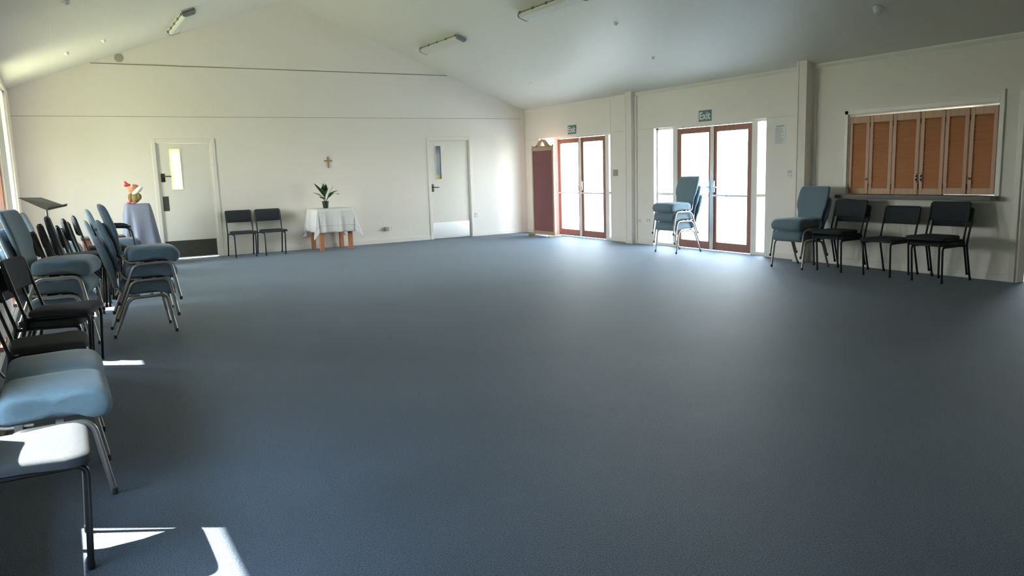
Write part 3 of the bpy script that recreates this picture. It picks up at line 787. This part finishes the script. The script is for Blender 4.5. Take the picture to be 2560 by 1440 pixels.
# paper notice
t = thing('paper_notice', 'white printed notice sheet taped beside the near exit door', 'notice', (0, -6.905, 1.735), -pi/2)
obj('sheet', B().box(-.10, .10, -.002, 0, -.15, .15), 'paper', t)
b = B(); rr = random.Random(3)
b.box(-.07, .07, -.003, -.002, .112, .122)
for k in range(15):
    w = rr.uniform(.05, .085); b.box(-.085, -.085+2*w, -.0028, -.002, .09-k*.015, .094-k*.015)
obj('printed_lines', b, 'ink', t)
# round vent
o = obj('wall_vent', B().lathe([(.068, 0), (.068, -.008), (.055, -.012), (.002, -.012)], n=28, axis='y'), 'vent', smooth=40); o.location = (-7.725, 0, 3.37)
tag(o, 'round grey vent high on the back wall under the ceiling slope', 'vent')

# ------------------------------------------------------------------ draped pedestal and toy
PX, PY, PZ = -7.74, -.82, 1.0
t = thing('pedestal', 'plain wooden pedestal hidden under the blue-grey drape beside the left door', 'pedestal', (PX, PY, 0))
obj('column', B().box(-.13, .13, -.13, .13, .02, PZ-.02), 'brownwood', t); obj('pedestal_top', B().box(-.15, .15, -.15, .15, PZ-.02, PZ), 'brownwood', t); obj('base', B().box(-.17, .17, -.17, .17, 0, .02), 'brownwood', t)
def skirt(hx, hy, z, z0, spread, waves, amp, seed):
    rnd = random.Random(seed); p = [rnd.uniform(0, 6.28) for _ in range(4)]
    b = B(); n = 96; loops = []
    for (s, zz, e) in ((.02, z+.010, 5), (.6, z+.012, 5), (1.08, z+.010, 8), (1.12, z-.004, 8), (1.15, z-.03, 7), (1.15, z-.15, 4.5), (1.2, z-.35, 3.6), (1.32, (z+z0)/2, 3.2), (1.45, z0+.15, 2.9), (1.5, z0+.0, 2.8)):
        l = []; t = max(0, min(1, (z-zz)/(z-z0)))
        sc = max(s, 1+(spread-1)*t**.5) if 1.1 < s < 1.13 else 1.1+(spread-1.1)*t**.55 if s > 1.1 else s
        for (u, v) in superloop(hx, hy, n, e):
            a = math.atan2(v, u)
            k = 1+amp*t*(sin(waves*a+p[0])+.5*sin((waves+3)*a+p[1]))
            l.append((u*sc*k, v*sc*k, zz))
        loops.append(l)
    return b.loft(loops, cap=False)
o = obj('drape_cloth', skirt(.158, .158, PZ, .10, 1.72, 9, .16, 5), 'greycloth', smooth=180); o.location = (PX, PY, 0)
tag(o, 'blue-grey cloth draped over the pedestal beside the left door', 'drape')
t = thing('soft_toy', 'red-crested soft toy with a white bill sitting on the draped pedestal', 'toy', (PX-.03, PY-.03, PZ+.016))
Rz = lambda a: Matrix.Rotation(radians(a), 3, 'Y')
obj('body', B().ball((0, 0, .095), .085, 1.0, .9, 1.05), 'toyolive', t, smooth=180)
obj('wing', B().ball((.055, -.02, .105), .06, .8, .8, 1.0), 'toyolive', t, smooth=180)
obj('wing', B().ball((-.055, -.03, .095), .06, .7, .6, 1.1), 'toybrown', t, smooth=180)
obj('head', B().ball((.0, 0, .235), .068, 1.25, .9, .95, Rz(-25)), 'toyorange', t, smooth=180)
obj('bill', B().ball((.05, -.03, .205), .075, 1.35, .75, .55, Rz(-38)), 'toywhite', t, smooth=180, label='large white bill')
obj('crest', B().ball((-.075, 0, .30), .05, 1.1, .45, .42, Rz(30)).ball((-.10, 0, .325), .035, 1.1, .45, .5, Rz(55)).ball((-.10, .0, .285), .035, 1.0, .5, .5, Rz(5)), 'toyred', t, smooth=180, label='red felt crest')
obj('eye', B().ball((-.028, -.045, .272), .018), 'toywhite', t, smooth=180)
obj('foot', B().ball((-.085, -.06, .018), .04, 1.2, .8, .5), 'toypink', t, smooth=180); obj('foot', B().ball((-.02, -.09, .018), .035, 1.2, .8, .5), 'toypink', t, smooth=180)

# brown cabinet, stool, music stand behind the chairs
t = thing('wooden_cabinet', 'low red-brown wooden cabinet partly hidden behind the chair stacks on the left', 'cabinet', (-8.32, -2.0, 0))
obj('carcass', B().box(-.27, .27, -.2, .2, .04, .57), 'brownwood', t); obj('cabinet_top', B().box(-.285, .285, -.215, .215, .57, .60, .004, 1), 'darkwood', t); obj('plinth', B().box(-.25, .25, -.18, .18, 0, .04), 'darkwood', t)
for s in (-1, 1):
    dr = obj('door', B().box(min(0.004*s, s*.262), max(.004*s, s*.262), -.216, -.2, .06, .56, .003, 1), 'brownwood', t)
    obj('knob', B().ball((s*.04, -.226, .33), .012), mat('red_knob', (.45, .03, .03), .3), dr, smooth=180)
t = thing('wooden_stool', 'low reddish wooden stool showing under the blue stack by the windows', 'stool', (-8.90, -5.78, 0))
obj('seat', B().box(-.16, .16, -.13, .13, .20, .235, .01, 2), 'orangewood', t, smooth=40)
for sx in (-1, 1):
    for sy in (-1, 1): obj('leg', B().tube([(sx*.12, sy*.09, .2), (sx*.14, sy*.11, 0)], .014, 8), 'orangewood', t, smooth=50)
t = thing('music_stand', 'dark grey music stand by the left windows behind the black stacks', 'music stand', (-8.965, -2.58, 0))
MS = Vector((-8.965, -2.58, 0))
b = B().tube([(0, 0, .14), (0, 0, 1.06)], .011, 10); b.lathe([(.018, .62), (.02, .64), (.02, .68), (.013, .70)], n=12)
obj('pole', b, 'standgrey', t, smooth=50)
for k in range(3):
    a = radians(90+120*k); obj('leg', B().tube([(0, 0, .30), (cos(a)*.15, sin(a)*.15, .10), (cos(a)*.19, sin(a)*.19, .008)], .007, 8), 'standgrey', t, smooth=50)
# tray: a tilted plate with a lip along its lower edge
A_, B_, C_, D_ = [Vector(p)-MS for p in ((-9.258, -2.729, 1.204), (-9.014, -2.288, 1.190), (-8.731, -2.471, 1.066), (-8.955, -2.933, 1.034))]
nn = (B_-A_).cross(D_-A_).normalized(); nn = nn if nn.z > 0 else -nn
tr = obj('tray', B().quadbox([A_, B_, C_, D_], -nn, .004), 'standgrey', t)
e = (C_-D_); lp = (C_-B_).normalized()
b = B().quadbox([D_, C_, C_+nn*.035, D_+nn*.035], lp, .004); obj('lip', b, 'standgrey', tr)
obj('tilt_bracket', B().tube([(0, 0, 1.05), ((A_+C_)/2-nn*.012)], .014, 8), 'standgrey', t, smooth=50)

# ------------------------------------------------------------------ ceiling lights and detectors
def fluoro(x, y0, y1, label):
    """y0 near end, y1 far end"""
    ang = math.atan(-SR) if x > XA else math.atan(SL)
    t = thing('fluorescent_light', label, 'ceiling light', (x, (y0+y1)/2, zc(x)), group='unlit fluorescent ceiling lights')
    t.rotation_euler = (0, -ang, 0)
    h = (y1-y0)/2
    obj('housing', B().box(-.095, .095, -h, h, -.035, 0, .006, 1), 'fixture', t)
    b = B(); b.loft([[(-.09, y, -.035), (-.085, y, -.07), (-.06, y, -.088), (.06, y, -.088), (.085, y, -.07), (.09, y, -.035)] for y in (-h+.03, -h*.5, 0, h*.5, h-.03)])
    obj('diffuser', b, 'lens', t)
    for s in (-1, 1):
        b = B().loft([[(-.095, y, -.02), (-.09, y, -.074), (-.062, y, -.092), (.062, y, -.092), (.09, y, -.074), (.095, y, -.02)] for y in (s*h-s*.03, s*h)])
        obj('end_cap', b, 'fixend', t)
    for k in range(5):
        y = -h+.06+k*(2*h-.12)/4
        for s in (-1, 1): obj('clip', B().box(s*.097-.008, s*.097+.008, y-.022, y+.022, -.05, -.018), 'clip', t)
    for s in (-1, 1): obj('clip_rail', B().box(s*.0955-.004, s*.0955+.004, -h+.03, h-.03, -.04, -.03), 'clip', t)
    return t
fluoro(-2.68, -2.5, -.93, 'unlit fluorescent light on the right ceiling slope nearer the back wall')
fluoro(-2.66, -6.0, -4.47, 'unlit fluorescent light at the top edge of the photo, right slope')
fluoro(-7.0, -2.62, -1.02, 'unlit fluorescent light on the left ceiling slope')
DET = [(-8.52, -2.0, .03, 'small white ceiling detector low on the left slope, the lower of two'), (-8.055, -2.14, .03, 'small white ceiling detector on the left slope, the upper of two'), (-8.555, -5.56, .03, 'small white ceiling detector at the top edge above the left wall'),
       (-.966, -9.04, .045, 'large white ceiling detector above the hatch'), (-1.91, -5.685, .03, 'small white ceiling detector right of the near fluorescent light'), (-1.918, -1.98, .03, 'small white ceiling detector between far fluorescent light and far exit'),
       (-.943, -1.834, .03, 'small white ceiling detector nearest the far right corner'), (-.931, -5.327, .03, 'small white ceiling detector above the wall between the exits')]
for (x, y, r, label) in DET:
    t = thing('ceiling_detector', label, 'detector', (x, y, zc(x)), group='white ceiling detectors')
    t.rotation_euler = (0, -(math.atan(-SR) if x > XA else math.atan(SL)), 0)
    obj('base', B().lathe([(r*1.15, 0), (r*1.15, -.008), (r*.8, -.014)], n=16), 'detector', t, smooth=40)
    obj('sensor_head', B().lathe([(r*.75, -.012), (r*.85, -r*.9), (r*.6, -r*1.3), (r*.1, -r*1.4)], n=16), 'detector', t, smooth=40)

# ------------------------------------------------------------------ light
w = bpy.data.worlds.new('sky'); S.world = w; w.use_nodes = True
nt = w.node_tree; bg = nt.nodes['Background']
tc = nt.nodes.new('ShaderNodeTexCoord'); sp = nt.nodes.new('ShaderNodeSeparateXYZ'); cr = nt.nodes.new('ShaderNodeValToRGB')
nt.links.new(tc.outputs['Generated'], sp.inputs[0]); nt.links.new(sp.outputs['Z'], cr.inputs['Fac'])
cr.color_ramp.elements[0].position = 0.0; cr.color_ramp.elements[0].color = (1.0, 0.98, 0.94, 1)
cr.color_ramp.elements[1].position = 0.6; cr.color_ramp.elements[1].color = (0.50, 0.72, 1.0, 1)
nt.links.new(cr.outputs['Color'], bg.inputs['Color']); bg.inputs['Strength'].default_value = 3.2
sun = bpy.data.lights.new('sun', 'SUN'); sun.energy = 10.0; sun.angle = radians(0.55); sun.color = (1, .96, .88)
so = bpy.data.objects.new('sun', sun); COL.objects.link(so)
sd = Vector((.838*cos(radians(45)), -.545*cos(radians(45)), -sin(radians(45))))
so.rotation_euler = sd.to_track_quat('-Z', 'Y').to_euler()
def portal(loc, direction, sx, sy):
    l = bpy.data.lights.new('daylight_portal', 'AREA'); l.shape = 'RECTANGLE'; l.size = sx; l.size_y = sy
    l.cycles.is_portal = True
    o = bpy.data.objects.new('daylight_portal', l); COL.objects.link(o); o.location = loc
    o.rotation_euler = Vector(direction).to_track_quat('-Z', 'Y').to_euler()
for e in (E1, E2): portal((T+.04, (e[0]+e[1])/2, EH/2), (-1, 0, 0), e[1]-e[0], EH)
for q in W: portal((XL-T-.03, (q[0]+q[1])/2, (q[2]+q[3])/2), (1, 0, 0), q[1]-q[0], q[3]-q[2])
portal((KX+.14, -8.7, 1.575), (-1, 0, 0), 1.4, 1.05)

# ------------------------------------------------------------------ camera
def camera():
    yaw, pitch, roll, F = radians(29.84753061), radians(8.66322301), radians(-1.77189831), 1948.05
    f = Vector((sin(yaw)*cos(pitch), cos(yaw)*cos(pitch), -sin(pitch))); r = Vector((cos(yaw), -sin(yaw), 0)); u = r.cross(f)
    c, s = cos(roll), sin(roll); r2 = r*c+u*s; u2 = u*c-r*s
    cd = bpy.data.cameras.new('camera'); cd.sensor_width = 36; cd.lens = F/2560*36; cd.clip_start = .05; cd.clip_end = 300
    o = bpy.data.objects.new('camera', cd); COL.objects.link(o)
    mx = Matrix((r2, u2, -f)).transposed().to_4x4(); mx.translation = Vector((-8.81898, -14.61335, 1.37197))
    o.matrix_world = mx; S.camera = o
camera()
S.view_settings.view_transform = 'Standard'; S.view_settings.look = 'None'; S.view_settings.gamma = 1.0; S.view_settings.use_curve_mapping = False
S.view_settings.exposure = 3.0
cy = S.cycles
cy.use_denoising = True; cy.max_bounces = 12; cy.diffuse_bounces = 8; cy.glossy_bounces = 4; cy.transparent_max_bounces = 12
cy.sample_clamp_indirect = 6.0; cy.caustics_reflective = False; cy.caustics_refractive = False
